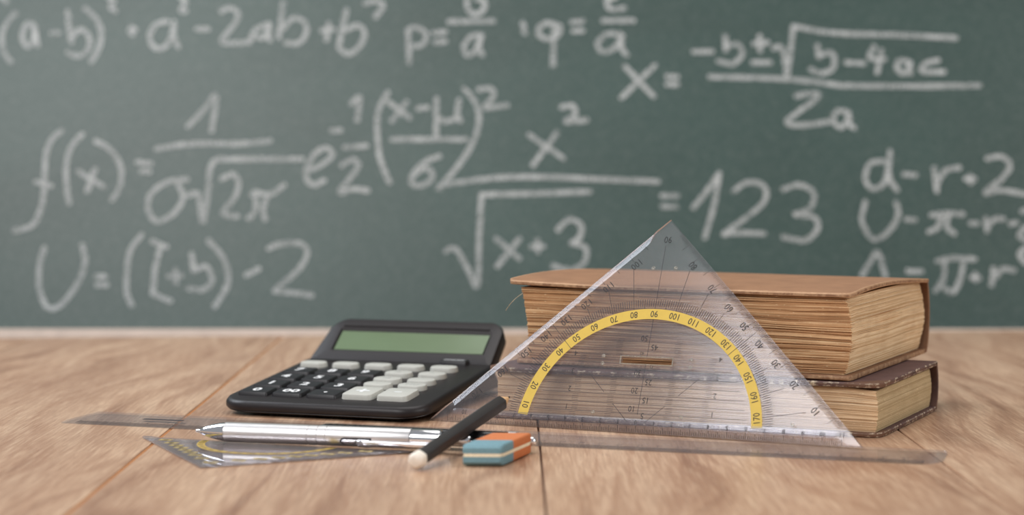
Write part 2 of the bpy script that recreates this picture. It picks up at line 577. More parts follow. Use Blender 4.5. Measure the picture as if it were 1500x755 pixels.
A1 = (0, 0, 3.0); A2 = (0, 230, 2.904); A3 = (480, 0, 2.885); A4 = (480, 230, 2.885); A5 = (980, 0, 2.885)
A6 = (980, 200, 2.885); PX = (0, 0, 1.0)
FORM = [
 ('chalk formula (a-b)2 = a2 - 2ab + b2', [
  (A1, [[(70,55),(25,110),(8,170),(20,235),(50,275)], [(5,-15),(30,12)],
   [(150,110),(120,105),(100,145),(103,185),(125,205),(148,175),(152,120)], [(152,115),(158,160),(166,205)], [(225,145),(262,145)],
   [(298,45),(305,120),(315,190)], [(315,165),(350,130),(385,150),(395,195),(370,238),(330,245),(295,228)],
   [(370,35),(420,80),(445,140),(435,210),(400,275)], [(475,-10),(500,5),(485,30),(510,50)], [(580,112),(582,155)], [(566,136),(600,130)],
   [(740,95),(690,105),(660,150),(670,200),(710,215),(745,180),(765,110)], [(765,95),(765,160),(785,210)], [(790,-15),(815,10),(795,45),(820,50)],
   [(862,128),(920,128)], [(970,50),(1010,35),(1045,55),(1035,100),(975,180),(1030,190),(1100,185)],
   [(1100,180),(1120,135),(1160,112),(1185,105)], [(1185,105),(1180,140),(1187,182)], [(1130,165),(1160,165),(1180,125)],
   [(1245,10),(1235,90),(1225,170)], [(1240,130),(1290,80),(1340,100),(1345,150),(1310,190),(1255,190)],
   [(1412,135),(1470,130)], [(1445,100),(1435,180)]]),
  (A3, [[(80,40),(60,130),(48,200)], [(48,205),(90,228),(140,190),(155,135),(125,108),(75,130)], [(155,15),(205,5),(235,25),(200,75)]])]),
 ('chalk formula p = b over a', [(A3, [[(340,130),(345,270)], [(335,130),(370,115),(415,145),(400,190),(350,195)], [(445,140),(500,135)],
   [(450,180),(500,175)], [(590,-10),(590,30),(620,62),(660,40),(660,5),(630,-5)], [(510,92),(705,90)],
   [(640,145),(600,160),(575,200),(590,235),(625,215),(648,150)], [(650,145),(640,200),(655,235)]])]),
 ('chalk formula q = c over a', [(A3, [[(825,95),(832,145)], [(985,115),(940,97),(895,115),(900,155),(950,165),(985,130)], [(958,112),(952,280)],
   [(1030,95),(1080,90)], [(1035,132),(1080,130)], [(1220,-12),(1180,0),(1195,38),(1255,35)], [(1160,88),(1295,88)],
   [(1240,145),(1180,145),(1140,185),(1160,218),(1210,205),(1245,150)], [(1245,150),(1240,200),(1265,235)]])]),
 ('chalk formula of the quadratic roots x = -b over 2a', [
  (A3, [[(1255,280),(1380,410)], [(1385,275),(1240,415)], [(1430,325),(1480,325)], [(1430,357),(1480,357)]]),
  (A5, [[(100,220),(185,218)], [(238,150),(240,215)], [(240,195),(290,188),(308,230),(270,270),(205,258)], [(355,185),(420,180)],
   [(382,150),(385,218)], [(350,265),(430,265)], [(440,205),(475,200),(490,260),(498,320),(515,200),(525,110)],
   [(525,112),(700,140),(1000,150),(1215,162)], [(625,190),(635,245)], [(630,235),(690,225),(695,285),(645,310),(595,292)],
   [(745,265),(825,268)], [(868,195),(848,245),(915,250)], [(898,210),(880,310)], [(1010,258),(970,260),(965,295),(1000,310),(1018,270)],
   [(1018,262),(1020,315)], [(1140,255),(1085,268),(1070,300),(1165,305)], [(170,325),(500,335),(720,360)], [(700,362),(1000,365),(1315,362)],
   [(535,408),(600,395),(628,412),(500,512),(560,530),(680,515)], [(760,475),(710,470),(695,510),(725,540),(765,500)],
   [(760,480),(755,515),(785,545)]])]),
 ('chalk formula f(x) = 1 over sigma root 2 pi, times e', [
  (A2, [[(265,-113),(218,-70),(195,0),(190,100),(180,200),(140,290),(60,315)], [(150,105),(220,125)],
   [(352,-98),(305,-45),(283,30),(283,110),(295,200)], [(330,60),(445,130)], [(405,50),(370,150)],
   [(405,-68),(470,-30),(515,45),(510,130),(475,185)], [(580,22),(645,30)], [(598,60),(640,64)],
   [(800,95),(710,108),(640,160),(632,230),(670,275),(740,240),(780,170),(755,110)],
   [(800,165),(840,155),(852,210),(865,278),(885,150),(905,25),(1000,10),(1290,10)],
   [(940,95),(990,75),(1015,110),(1000,170),(950,240),(1015,255)], [(1070,165),(1090,150),(1150,160),(1212,118)],
   [(1090,160),(1085,230),(1055,265)], [(1140,165),(1120,220),(1128,270)]]),
  (A1, [[(825,560),(900,480),(950,420),(930,578)], [(685,655),(850,632),(1050,632),(1190,620)]]),
  (PX, [[(452,250),(470,242),(487,228),(478,217),(462,225),(450,245),(449,262),(460,271),(476,264)], [(485,192),(500,191)],
   [(514,153),(527,143),(523,178)], [(504,216),(538,214)], [(500,243),(517,234),(524,246),(498,281),(518,277),(540,280)]])]),
 ('chalk bracket x - mu over sigma, squared', [
  (A3, [[(255,390),(215,470),(210,560),(220,660),(240,720),(262,775)], [(255,430),(350,500)], [(335,430),(270,515)], [(375,460),(425,455)],
   [(460,415),(458,578)], [(468,500),(500,515),(545,500)], [(557,420),(548,480),(562,515)], [(270,590),(590,590)],
   [(475,660),(405,690),(355,750),(370,785),(430,770),(440,725),(400,715),(358,745)],
   [(575,375),(622,430),(640,500),(620,590),(560,690),(465,803)], [(635,380),(690,375),(700,410),(665,455),(762,445)]])]),
 ('chalk formula x2 over root x + 3 = 123', [
  (A3, [[(850,570),(1000,672)], [(970,560),(865,702)], [(985,455),(1035,448),(1045,485),(1005,515),(1098,508)]]),
  (A4, [[(470,120),(700,90),(900,85),(1150,95),(1400,105)], [(495,400),(540,390),(590,470),(632,545),(640,350),(650,160)],
   [(650,160),(880,155),(1112,148)], [(710,345),(812,432)], [(812,345),(715,465)], [(860,380),(915,378)], [(885,350),(888,405)],
   [(970,312),(1020,265),(1070,290),(1065,340),(1030,365)], [(1030,365),(1090,385),(1085,445),(1030,478),(950,460)],
   [(1410,165),(1480,165)], [(1410,210),(1475,210)]]),
  (A6, [[(100,305),(160,230),(212,155)], [(212,155),(190,290),(150,430)], [(270,235),(330,195),(400,210),(395,285),(230,415)],
   [(230,415),(300,408),(405,412)], [(480,225),(550,205),(612,240),(595,305),(530,330)], [(530,330),(612,342),(628,390),(575,440),(480,425)]])]),
 ('chalk formula d = r times 2', [(A6, [[(915,105),(850,115),(830,180),(860,222),(910,195),(930,110)], [(935,60),(930,170),(965,230)],
   [(990,160),(1045,165)], [(1120,130),(1132,235)], [(1135,195),(1170,145),(1230,132)], [(1250,180),(1295,180)], [(1272,165),(1275,198)],
   [(1340,95),(1400,85),(1442,120),(1410,175),(1335,240),(1400,228),(1510,245)]])]),
 ('chalk formula U = pi r squared', [(A6, [[(830,275),(815,360),(865,435),(930,400),(968,330),(958,275)], [(998,350),(1042,355)],
   [(1105,335),(1170,325),(1245,330)], [(1150,335),(1135,385),(1095,405)], [(1180,330),(1175,385),(1208,412)], [(1270,368),(1305,368)],
   [(1338,345),(1345,402)], [(1350,375),(1380,348),(1415,350)], [(1440,370),(1470,365)], [(1510,380),(1480,420),(1510,440)],
   [(1510,470),(1482,500),(1510,540)], [(1490,318),(1510,312)]])]),
 ('chalk formula A = pi r', [(A6, [[(815,590),(845,540),(880,490),(900,540),(915,595)], [(1005,570),(1070,572)], [(1130,528),(1200,515),(1295,520)],
   [(1165,530),(1160,600),(1125,655)], [(1245,530),(1228,610),(1200,660),(1165,642)], [(1275,597),(1315,600)], [(1295,580),(1296,612)],
   [(1372,555),(1362,632)], [(1375,600),(1410,562),(1460,568)]])]),
 ('chalk formula U = (l + b) times 2', [(A2, [[(190,385),(168,470),(170,570),(205,642),(260,630),(330,540),(362,450),(350,372)],
   [(408,510),(452,510)], [(408,545),(458,545)], [(605,330),(555,400),(540,500),(540,580),(562,635)], [(645,358),(710,385)],
   [(682,385),(660,480),(652,575)], [(645,580),(680,595),(728,615)], [(712,510),(775,505)], [(745,480),(750,540)], [(815,410),(825,490)],
   [(830,482),(880,468),(902,530),(860,567),(800,560)], [(885,355),(950,430),(972,510),(957,570),(910,640)], [(1045,505),(1105,475)],
   [(1140,390),(1200,370),(1280,370),(1307,410),(1270,480),(1165,572)], [(1165,572),(1230,577),(1330,590)]])]),
]
for lab, sets in FORM:
    bm = bmesh.new()
    for (ox, oy, s), strokes in sets:
        for st in strokes:
            pts = [on_board(ox + a / s, oy + b / s) for a, b in st]
            ribbon(bm, spline(pts), 0.0043)
    o = bm_obj('chalk_formula', bm, M_CHALK, board, smooth=0)
    o['label'] = lab


# ---------------------------------------------------------------- books
def page_block(name, parent, L, D, z0, z1, n, jit, mats, wave, sides, tilt_fn=None, seed=1):
    """leaves of a book as stacked thin slabs: x runs 0..-L along the fore edge, y 0..D towards the spine"""
    random.seed(seed)
    bm = bmesh.new()
    h = (z1 - z0) / n
    NF, NS = 34, 12
    for k in range(n):
        f = (k + 0.5) / n
        base_off = random.uniform(-1, 1) * jit
        side_off = random.uniform(-1, 1) * jit * 0.35
        ph = random.uniform(0, 50)
        ir, il, ifr = sides(f)
        pts, tags = [], []
        for i in range(NF + 1):          # fore edge, right to left
            t = i / NF
            x = -ir - (L - ir - il) * t
            y = ifr + base_off + jit * 0.9 * noise.noise(Vector((t * 9 + ph, k * 0.3, seed)))
            if i == 0:
                x += random.uniform(-1, 1) * jit * 0.9
            pts.append((x, y)); tags.append(0)
        for i in range(1, NS + 1):       # left side
            t = i / NS
            pts.append((-L + il + side_off, ifr + (D - ifr) * t)); tags.append(0)
        for i in range(1, 4):
            t = i / 4
            pts.append((-L + il + (L - ir - il) * t, D)); tags.append(1)
        for i in range(NS, 0, -1):       # right side, back to front
            t = i / NS
            pts.append((-ir - side_off - jit * 0.3 * noise.noise(Vector((t * 6 + ph, k, 3))), ifr + (D - ifr) * t)); tags.append(1)
        th = h * random.uniform(0.86, 0.995)
        zb = z0 + h * k
        lo = [bm.verts.new((x, y, zb + wave(x, y, f))) for x, y in pts]
        hi = [bm.verts.new((x, y, zb + th + wave(x, y, f))) for x, y in pts]
        m = len(pts)
        for i in range(m):
            fc = bm.faces.new((lo[i], lo[(i + 1) % m], hi[(i + 1) % m], hi[i]))
            fc.material_index = tags[i] if not (i == m - 1) else 1
        bm.faces.new(lo[::-1]); bm.faces.new(hi)
    return bm_obj(name, bm, mats, parent, smooth=0, kind='stuff')


def cover(parent, x0, x1, y0, y1, z, th, bend, mats, round_c=0.002, seed=1, nx=40, ny=24):
    """board with its worn rims; the attribute wear grows towards the rims, corner marks the leather corners"""
    bm = bmesh.new()
    xs = [x0 + (x1 - x0) * (0.5 - 0.5 * math.cos(math.pi * i / nx)) for i in range(nx + 1)]
    ys = [y0 + (y1 - y0) * (0.5 - 0.5 * math.cos(math.pi * i / ny)) for i in range(ny + 1)]
    lw, lc = {}, {}

    def shape(x, y):
        # round the plan corners a little, wobble the rims
        for cx, cy in ((x0, y0), (x1, y0)):
            dx, dy = abs(x - cx), abs(y - cy)
            if dx < round_c and dy < round_c:
                k = (1 - dx / round_c) * (1 - dy / round_c) * round_c * 0.35
                x += k if cx == x0 else -k
                y += k
        e = 0.00025 * noise.noise(Vector((x * 150, y * 150, seed)))
        return x, y + e

    def V(i, j, up):
        x, y = shape(xs[i], ys[j])
        rim = i in (0, nx) or j in (0, ny)
        dz = 0.25 * th if rim else 0.0
        zz = z + bend(xs[i], ys[j]) + (th - dz if up else dz)
        zz += 0.00015 * noise.noise(Vector((x * 60, y * 60, seed + 5)))
        v = bm.verts.new((x, y, zz))
        d = min(abs(xs[i] - x0), abs(xs[i] - x1), abs(ys[j] - y0), abs(ys[j] - y1) * 2)
        lw[v] = max(0.0, 1 - d / 0.0045)
        c = min(math.hypot(xs[i] - x1, ys[j] - y0), math.hypot(xs[i] - x0, ys[j] - y0))
        lc[v] = 1.0 if (abs(xs[i] - x1) + abs(ys[j] - y0) < 0.018 or abs(xs[i] - x0) + abs(ys[j] - y0) < 0.018) else 0.0
        return v
    T = [[V(i, j, True) for j in range(ny + 1)] for i in range(nx + 1)]
    Bt = [[V(i, j, False) for j in range(ny + 1)] for i in range(nx + 1)]
    for i in range(nx):
        for j in range(ny):
            bm.faces.new((T[i][j], T[i + 1][j], T[i + 1][j + 1], T[i][j + 1]))
            bm.faces.new((Bt[i][j], Bt[i][j + 1], Bt[i + 1][j + 1], Bt[i + 1][j]))
    for i in range(nx):
        for j in (0, ny):
            bm.faces.new((T[i][j], Bt[i][j], Bt[i + 1][j], T[i + 1][j])).material_index = 1
    for j in range(ny):
        for i in (0, nx):
            bm.faces.new((T[i][j], T[i][j + 1], Bt[i][j + 1], Bt[i][j])).material_index = 1
    bm.verts.index_update()
    w_ = [0.0] * len(bm.verts); c_ = [0.0] * len(bm.verts)
    for v in bm.verts:
        w_[v.index] = lw[v]; c_[v.index] = lc[v]
    o = bm_obj('cover', bm, mats, parent, smooth=45)
    for nm, dat in (('wear', w_), ('corner', c_)):
        at = o.data.attributes.new(nm, 'FLOAT', 'POINT')
        at.data.foreach_set('value', dat)
    return o


def spine(parent, x0, x1, y, z0, z1, bulge, th, mats):
    bm = bmesh.new()
    N = 14
    outer, inner = [], []
    for i in range(N + 1):
        t = i / N
        s = math.sin(math.pi * t) ** 0.8 if 0 < t < 1 else 0
        outer.append((y + th + bulge * s, z0 + (z1 - z0) * t))
        inner.append((y + bulge * s * 0.9, z0 + (z1 - z0) * t + (0.0003 if t < .5 else -0.0003)))
    ring = outer + inner[::-1]
    NX = 16
    rings = [[(x0 + (x1 - x0) * k / NX, a + 0.0003 * noise.noise(Vector((k, b * 200, 0))), b) for a, b in ring] for k in range(NX + 1)]
    loft(rings, bm)
    o = bm_obj('spine', bm, mats, parent, smooth=40)
    n = len(o.data.vertices)
    at = o.data.attributes.new('wear', 'FLOAT', 'POINT'); at.data.foreach_set('value', [0.5] * n)
    at = o.data.attributes.new('corner', 'FLOAT', 'POINT'); at.data.foreach_set('value', [0.0] * n)
    return o


def shear(root, k, sy=1.0):
    """racked out of square: slide local x along y"""
    m = Matrix.Identity(4)
    m[0][1] = k
    m[1][1] = sy
    for c in root.children:
        c.data.transform(m)


# upper book: local x along the fore edge (0 = right corner, -L = left), y towards the spine
Z_L = 0.0285
upper = thing('old_book', 'thick brown cloth-bound old book with ragged pages, on top of the other book', 'book',
              frame((0.1738, 0.9945, Z_L + 0.0003), (math.cos(math.radians(-26.2)), math.sin(math.radians(-26.2)), 0),
                    (math.sin(math.radians(26.2)), math.cos(math.radians(26.2)), 0), (0, 0, 1)))
UL, UD, UH = 0.1935, 0.156, 0.0455
cover(upper, -UL + 0.001, 0.0, 0.0, UD, 0.0, 0.0026, lambda x, y: 0.0, [M_COVER_UE, M_COVER_UE], 0.004, 3)
tb = lambda x, y: (0.0030 * math.sin(math.pi * min(1, max(0, y / UD)) ** 0.8) ** 0.9 - 0.0016 * (y / UD)
                   + 0.0012 * max(0, 1 - (x + UL) / 0.05) * (1 - y / UD))
cover(upper, -UL - 0.004, 0.001, -0.0005, UD, UH - 0.0027, 0.0023, tb, [M_COVER_U, M_COVER_UE], 0.006, 4)
wv = lambda x, y, f: (0.0007 * math.sin(math.pi * y / UD) * f + 0.0005 * math.sin(x * 60 + f * 9) * f * (1 - f) * 3
                      + 0.0006 * math.sin(y * 55 + 1) * f * (1 - f) * 3)
page_block('page_block', upper, UL, UD - 0.004, 0.0028, UH - 0.0031, 74, 0.0007, [M_PAPER_FORE, M_PAPER_HEAD], wv,
           lambda f: (0.003 - 0.0035 * math.sin(math.pi * f) + 0.001, 0.004 + 0.0042 * math.sin(math.pi * min(1, (1 - f) * 1.15) * 0.55) , 0.0035), seed=2)
spine(upper, -UL, 0.0005, UD - 0.003, 0.0006, UH - 0.0022, 0.006, 0.0022, [M_COVER_UE])
# a loose thread at the left corner
bm = bmesh.new()
pts = [Vector((-UL + 0.006, 0.004, 0.040)), Vector((-UL + 0.001, 0.002, 0.036)), Vector((-UL - 0.003, 0.002, 0.032)), Vector((-UL - 0.0055, 0.003, 0.029))]
rings = []
for p in spline([q for q in pts], 5):
    rings.append([(p.x + 0.00012 * math.cos(a), p.y, p.z + 0.00012 * math.sin(a)) for a in (0, 2.1, 4.2)])
loft(rings, bm)
bm_obj('thread', bm, M_PAPER2_FORE, upper)

lower = thing('old_book', 'worn plum-brown old book with leather corners, lying on the table under the other book', 'book',
              frame((0.1885, 0.9885, 0.0), (math.cos(math.radians(-21.5)), math.sin(math.radians(-21.5)), 0),
                    (math.sin(math.radians(21.5)), math.cos(math.radians(21.5)), 0), (0, 0, 1)))
LL, LD = 0.2185, 0.119
lc = lambda x, y: 0.0
cover(lower, -LL, 0.0, 0.0, LD, 0.0002, 0.0024, lc, [M_COVER_L, M_COVER_LE], 0.006, 7)
cover(lower, -LL, 0.0, 0.0, LD, Z_L - 0.0028, 0.0026, lambda x, y: 0.0, [M_COVER_L, M_COVER_LE], 0.006, 8)
wl = lambda x, y, f: (-0.0016 * math.exp(-((x + 0.001) / 0.012) ** 2) * f + 0.0003 * math.sin(x * 45) * f * (1 - f) * 3)
page_block('page_block', lower, LL - 0.003, LD - 0.004, 0.0027, Z_L - 0.0030, 48, 0.0003, [M_PAPER2_FORE, M_PAPER2_HEAD], wl,
           lambda f: (0.0035 - 0.0012 * math.sin(math.pi * f), 0.003, 0.0032), seed=6)
spine(lower, -LL, 0.0, LD - 0.003, 0.0008, Z_L - 0.0008, 0.004, 0.0022, [M_COVER_LE])
shear(lower, 0.0787, 0.997)

# ---------------------------------------------------------------- set square leaning on the books
TX = Vector((0.90214732, -0.43141396, 0.00349483)); TN = Vector((0.39091152, 0.81397008, -0.42969861)); TU = Vector((0.18253329, 0.38901761, 0.90296561))
tri = thing('set_square', 'large clear set square with yellow protractor band leaning on the old books', 'set square',
            frame((0.06449, 1.00571, 0.0002), TX, TU, -TN))    # local z faces the viewer
cm = 0.01
S = 12.103


def tri_plate(parent, S, slot, e=0.40, th0=0.0008, th1=0.0024, base=0.36, rib=0.72, mat=None, gap=1.25, foot=1.1):
    """right isosceles plate, hypotenuse below; bevelled scale strips with solid corners"""
    r2 = math.sqrt(2)
    c = e * r2
    # inner (raised) outline and the matching outer outline, centimetres
    inner = [(-S + 0.14, 0.05), (-S + foot - 0.35, 0.05), (-S + foot + 0.25, base), (S - foot - 0.25, base), (S - foot + 0.35, 0.05), (S - 0.14, 0.05),
             (S - 0.85, 0.78), (S - 1.1 - c * 0.55, 1.1 - c * 0.45),
             (gap * 0.78 - 0.0, S - gap * 0.78 - c), (gap * 0.60, S - gap * 0.60 - 0.08), (0, S - 0.10),
             (-gap * 0.60, S - gap * 0.60 - 0.08), (-gap * 0.78, S - gap * 0.78 - c),
             (-S + 1.1 + c * 0.55, 1.1 - c * 0.45), (-S + 0.85, 0.78)]
    outer = [(-S, 0), (-S + foot - 0.35, 0), (-S + foot + 0.25, 0), (S - foot - 0.25, 0), (S - foot + 0.35, 0), (S, 0),
             (S - 0.80, 0.80), (S - 1.15, 1.15),
             (gap * 0.78 + 0.2, S - gap * 0.78 - 0.2), (gap * 0.55, S - gap * 0.55), (0, S),
             (-gap * 0.55, S - gap * 0.55), (-gap * 0.78 - 0.2, S - gap * 0.78 - 0.2),
             (-S + 1.15, 1.15), (-S + 0.80, 0.80)]
    bm = bmesh.new()
    mk = lambda pts, z: [bm.verts.new((x * cm, y * cm, z)) for x, y in pts]
    bo = mk(outer, 0); to = mk(outer, th0); ti = mk(inner, th1)
    n = len(outer)
    for i in range(n):
        j = (i + 1) % n
        bm.faces.new((bo[i], bo[j], to[j], to[i]))
        bm.faces.new((to[i], to[j], ti[j], ti[i]))
    edges_t = [bm.edges.get((ti[i], ti[(i + 1) % n])) for i in range(n)]
    edges_b = [bm.edges.get((bo[i], bo[(i + 1) % n])) for i in range(n)]
    if slot:
        sb = mk(slot, 0); st = mk(slot, th1)
        for i in range(4):
            bm.faces.new((sb[i], st[i], st[(i + 1) % 4], sb[(i + 1) % 4]))
        edges_t += [bm.edges.get((st[i], st[(i + 1) % 4])) for i in range(4)]
        edges_b += [bm.edges.get((sb[i], sb[(i + 1) % 4])) for i in range(4)]
    bmesh.ops.triangle_fill(bm, edges=edges_t, use_beauty=True)
    bmesh.ops.triangle_fill(bm, edges=edges_b, use_beauty=True)
    return bm_obj('plate', bm, mat or M_PLATE, parent, smooth=0)


tri_plate(tri, S, [(-1.43, 3.75), (1.43, 3.75), (1.43, 4.12), (-1.43, 4.12)])
ZT = 0.0024
ZP = ZT + 0.00008
# rib between the hypotenuse scale and the body
bm = bmesh.new()
R = []
for x in (-S + 1.4, -S + 1.55, S - 1.55, S - 1.4):
    e = 0.02 if abs(x) > S - 1.5 else 0.0
    R.append([(x * cm, y * cm, ZT + z) for y, z in ((0.37 + e, 0.00003), (0.46, 0.0005 - e * 0.01), (0.60, 0.0007 - e * 0.01), (0.72 - e, 0.00003))])
loft(R, bm)
o = bm_obj('rib', bm, M_PLATE, tri, smooth=0); o['label'] = 'raised clear rib above the lower scale'
# slot rim
bm = bmesh.new()
for (x0, x1, y0, y1) in ((-1.50, -1.44, 3.70, 4.17), (1.44, 1.50, 3.70, 4.17), (-1.44, 1.44, 3.70, 3.74), (-1.44, 1.44, 4.13, 4.17)):
    box(bm, x0 * cm, x1 * cm, y0 * cm, y1 * cm, ZT + 0.00002, ZT + 0.00022)
M_RIM = plastic('slot_rim_plastic', (0.95, 0.95, 0.92, 1), 0.35, rgb(236, 230, 214))
bm_obj('slot_rim', bm, M_RIM, tri, smooth=0)
# yellow band
RB0, RB1 = 6.28, 6.86
bm = bmesh.new()
pr = None
for i in range(0, 89):
    a = math.radians(5.3 + (174.7 - 5.3) * i / 88)
    q = (bm.verts.new((RB0 * cm * math.cos(a), RB0 * cm * math.sin(a), ZP)), bm.verts.new((RB1 * cm * math.cos(a), RB1 * cm * math.sin(a), ZP)))
    if pr:
        bm.faces.new((pr[0], pr[1], q[1], q[0]))
    pr = q
o = bm_obj('protractor_band', bm, M_YELLOW, tri, smooth=0); o['label'] = 'yellow degree band'
ZI = ZP + 0.00008
bm = bmesh.new()     # degree numerals
for d in range(10, 180, 10):
    a = math.radians(180 - d)
    put_text(bm, str(d), 6.57 * cm * math.cos(a), 6.57 * cm * math.sin(a), a + math.pi / 2, 0.36 * cm, ZI)
for d, (x, y) in zip((170, 160, 150, 140, 130, 120, 110, 100), ((-9.49, 1.60), (-8.2, 2.9), (-7.03, 4.05), (-6.02, 5.03), (-5.01, 6.0), (-4.0, 6.98), (-2.9, 8.0), (-1.5, 9.35))):
    put_text(bm, str(d), x * cm, y * cm, math.radians(225), 0.38 * cm, ZI)
for d, (x, y) in zip((80, 70, 60, 50, 40, 30, 20, 10), ((1.72, 9.37), (3.0, 8.09), (4.08, 7.04), (5.07, 6.06), (6.05, 5.09), (7.06, 4.09), (8.18, 3.0), (9.45, 1.68))):
    put_text(bm, str(d), x * cm, y * cm, math.radians(135), 0.38 * cm, ZI)
put_text(bm, '90', 0.08 * cm, 10.85 * cm, math.pi, 0.38 * cm, ZI)
for s, x, y in (('5', .28, .88), ('10', -.40, 1.24), ('15', .30, 1.74), ('20', -.38, 2.25), ('25', .32, 2.74), ('30', -.38, 3.25), ('45', .34, 4.68), ('50', -.32, 5.17), ('40', -.3, 4.33), ('35', .35, 3.58)):
    put_text(bm, s, x * cm, y * cm, math.pi, (0.19 if s in ('40', '35') else 0.33) * cm, ZI)
for k in (1, 2, 3, 4):
    for sx in (-1, 1):
        put_text(bm, str(k), sx * 4.08 * cm, (k + 0.18) * cm, math.pi, 0.30 * cm, ZI)
for k in range(-11, 12):
    put_text(bm, str(abs(k)), k * cm, 0.50 * cm, math.pi, 0.26 * cm, ZT + 0.00085)
bm_obj('numerals', bm, M_INK, tri, smooth=0, kind='stuff')
bm = bmesh.new()     # fine ticks
for i in range(-110, 111):
    L = 0.30 if i % 10 == 0 else (0.26 if i % 5 == 0 else 0.17)
    zz = lambda y: 0.0008 + (ZT - 0.0008) * min(1, y / 0.36) + 0.00012
    x = i / 10 * cm
    y0, y1, hw = 0.03, 0.03 + L, 0.012
    bm.faces.new([bm.verts.new(p) for p in ((x - hw * cm, y0 * cm, zz(y0)), (x + hw * cm, y0 * cm, zz(y0)), (x + hw * cm, y1 * cm, zz(y1)), (x - hw * cm, y1 * cm, zz(y1)))])
for d in range(6, 175):
    a = math.radians(d)
    r0 = 6.98 if d % 5 else 6.88
    bar(bm, r0 * cm * math.cos(a), r0 * cm * math.sin(a), 7.42 * cm * math.cos(a), 7.42 * cm * math.sin(a), 0.030 * cm, ZP)
for sx in (-1, 1):
    for x, top in ((1.65, 51), (3.67, 42)):
        for k in range(6, top + 1):
            if 37 <= k <= 41 and x < 1.7:
                continue
            sh = 0.05 if k % 10 < 5 else -0.02
            bar(bm, (sx * x - 0.18 + sh) * cm, k / 10 * cm, (sx * x + 0.18 + sh) * cm, k / 10 * cm, 0.018 * cm, ZP)
r2 = math.sqrt(0.5)
for sx in (-1, 1):
    for i in range(12, 157):   # leg scales
        s = i / 10             # distance from the apex along the leg
        if i > 155:
            continue
        ex, ey = sx * s * r2, S - s * r2
        L = 0.62 if i % 10 == 0 else (0.30 if i % 5 == 0 else 0.24)
        zz = lambda q: 0.0008 + (ZT - 0.0008) * min(1, q / 0.40) + 0.00012
        tx, ty = sx * r2 * 0.011 * cm, -r2 * 0.011 * cm
        seg = [(0.03, min(L, 0.40))] + ([(0.40, L)] if L > 0.4 else [])
        for q0, q1 in seg:
            A = (ex - sx * q0 * r2, ey - q0 * r2); B = (ex - sx * q1 * r2, ey - q1 * r2)
            za, zb_ = zz(q0), zz(q1)
            bm.faces.new([bm.verts.new(p) for p in ((A[0] * cm - tx, A[1] * cm - ty, za), (A[0] * cm + tx, A[1] * cm + ty, za), (B[0] * cm + tx, B[1] * cm + ty, zb_), (B[0] * cm - tx, B[1] * cm - ty, zb_))])
bm_obj('scale_ticks', bm, M_INKGREY, tri, smooth=0, kind='stuff')
bm = bmesh.new()     # long lines
for k, xe in ((1, 5.95), (1.5, 5.78), (2, 5.63), (2.5, 5.42), (3, 5.15), (3.5, 4.8)):
    bar(bm, -xe * cm, k * cm, xe * cm, k * cm, 0.022 * cm, ZP)
bar(bm, 0, 0.95 * cm, 0, 3.68 * cm, 0.026 * cm, ZI); bar(bm, 0, 4.2 * cm, 0, 6.28 * cm, 0.026 * cm, ZI)
for sx in (-1, 1):
    bar(bm, sx * 3.1 * cm, 3.1 * cm, sx * 2.08 * cm, 2.08 * cm, 0.026 * cm, ZI)
    bar(bm, sx * 1.46 * cm, 1.46 * cm, sx * .48 * cm, .48 * cm + 0.02 * cm, 0.026 * cm, ZI + 0.0006)
for d in list(range(10, 180, 10)) + [45, 135]:
    a = math.radians(d)
    ca, sa = math.cos(a), math.sin(a)
    den = abs(ca) + sa
    r_edge = 11.55 / den
    rn = 11.05 / den
    r0 = 6.86
    if d in (45, 135):
        bar(bm, 6.28 * cm * ca, 6.28 * cm * sa, (r_edge - .02) * cm * ca, (r_edge - .02) * cm * sa, 0.026 * cm, ZI)
        continue
    if d == 90:
        bar(bm, 0, r0 * cm, 0, 10.5 * cm, 0.026 * cm, ZI)
        continue
    gapn = 0.30 if 30 < d < 150 else 0.42
    bar(bm, r0 * cm * ca, r0 * cm * sa, (rn - gapn) * cm * ca, (rn - gapn) * cm * sa, 0.026 * cm, ZI)
bm_obj('guide_lines', bm, M_INKGREY, tri, smooth=0, kind='stuff')
for x, y in ((-2.47, 4.1), (-2.46, 3.68), (2.48, 4.1), (2.48, 3.68), (-.5, 9.2), (.77, 9.23), (-2.52, .95), (2.43, .95), (8.39, .92)):
    bm = bmesh.new()
    n = 14
    prof = [(0.002, 0.0001), (0.03, 0.00004), (0.06, 0.0003), (0.085, 0.0003), (0.11, 0.00002)]
    Rg = [[((x + r * math.cos(2 * math.pi * i / n)) * cm, (y + r * math.sin(2 * math.pi * i / n)) * cm, ZT + z) for i in range(n)] for r, z in prof]
    loft(Rg, bm, cap=False)
    bm_obj('mould_mark', bm, M_RIM, tri)

# ---------------------------------------------------------------- long ruler
RXd = Vector((0.9535, -0.3009, 0)).normalized(); RYd = Vector((-RXd.y, RXd.x, 0))
ruler = thing('ruler', 'long clear ruler lying flat under the pens, crossing in front of the books', 'ruler',
              frame((-0.2412, 1.0438, 0), RXd, RYd, Vector((0, 0, 1))))
RL, RW = 0.4665, 0.0405
bm = bmesh.new()
ol = rr(-0.003, RL - 0.003, 0, RW, [0.0012, 0.014, 0.004, 0.0012], 6)


def rtop(x, y):
    return 0.0009 + 0.0011 * min(1, max(0, y / 0.007))


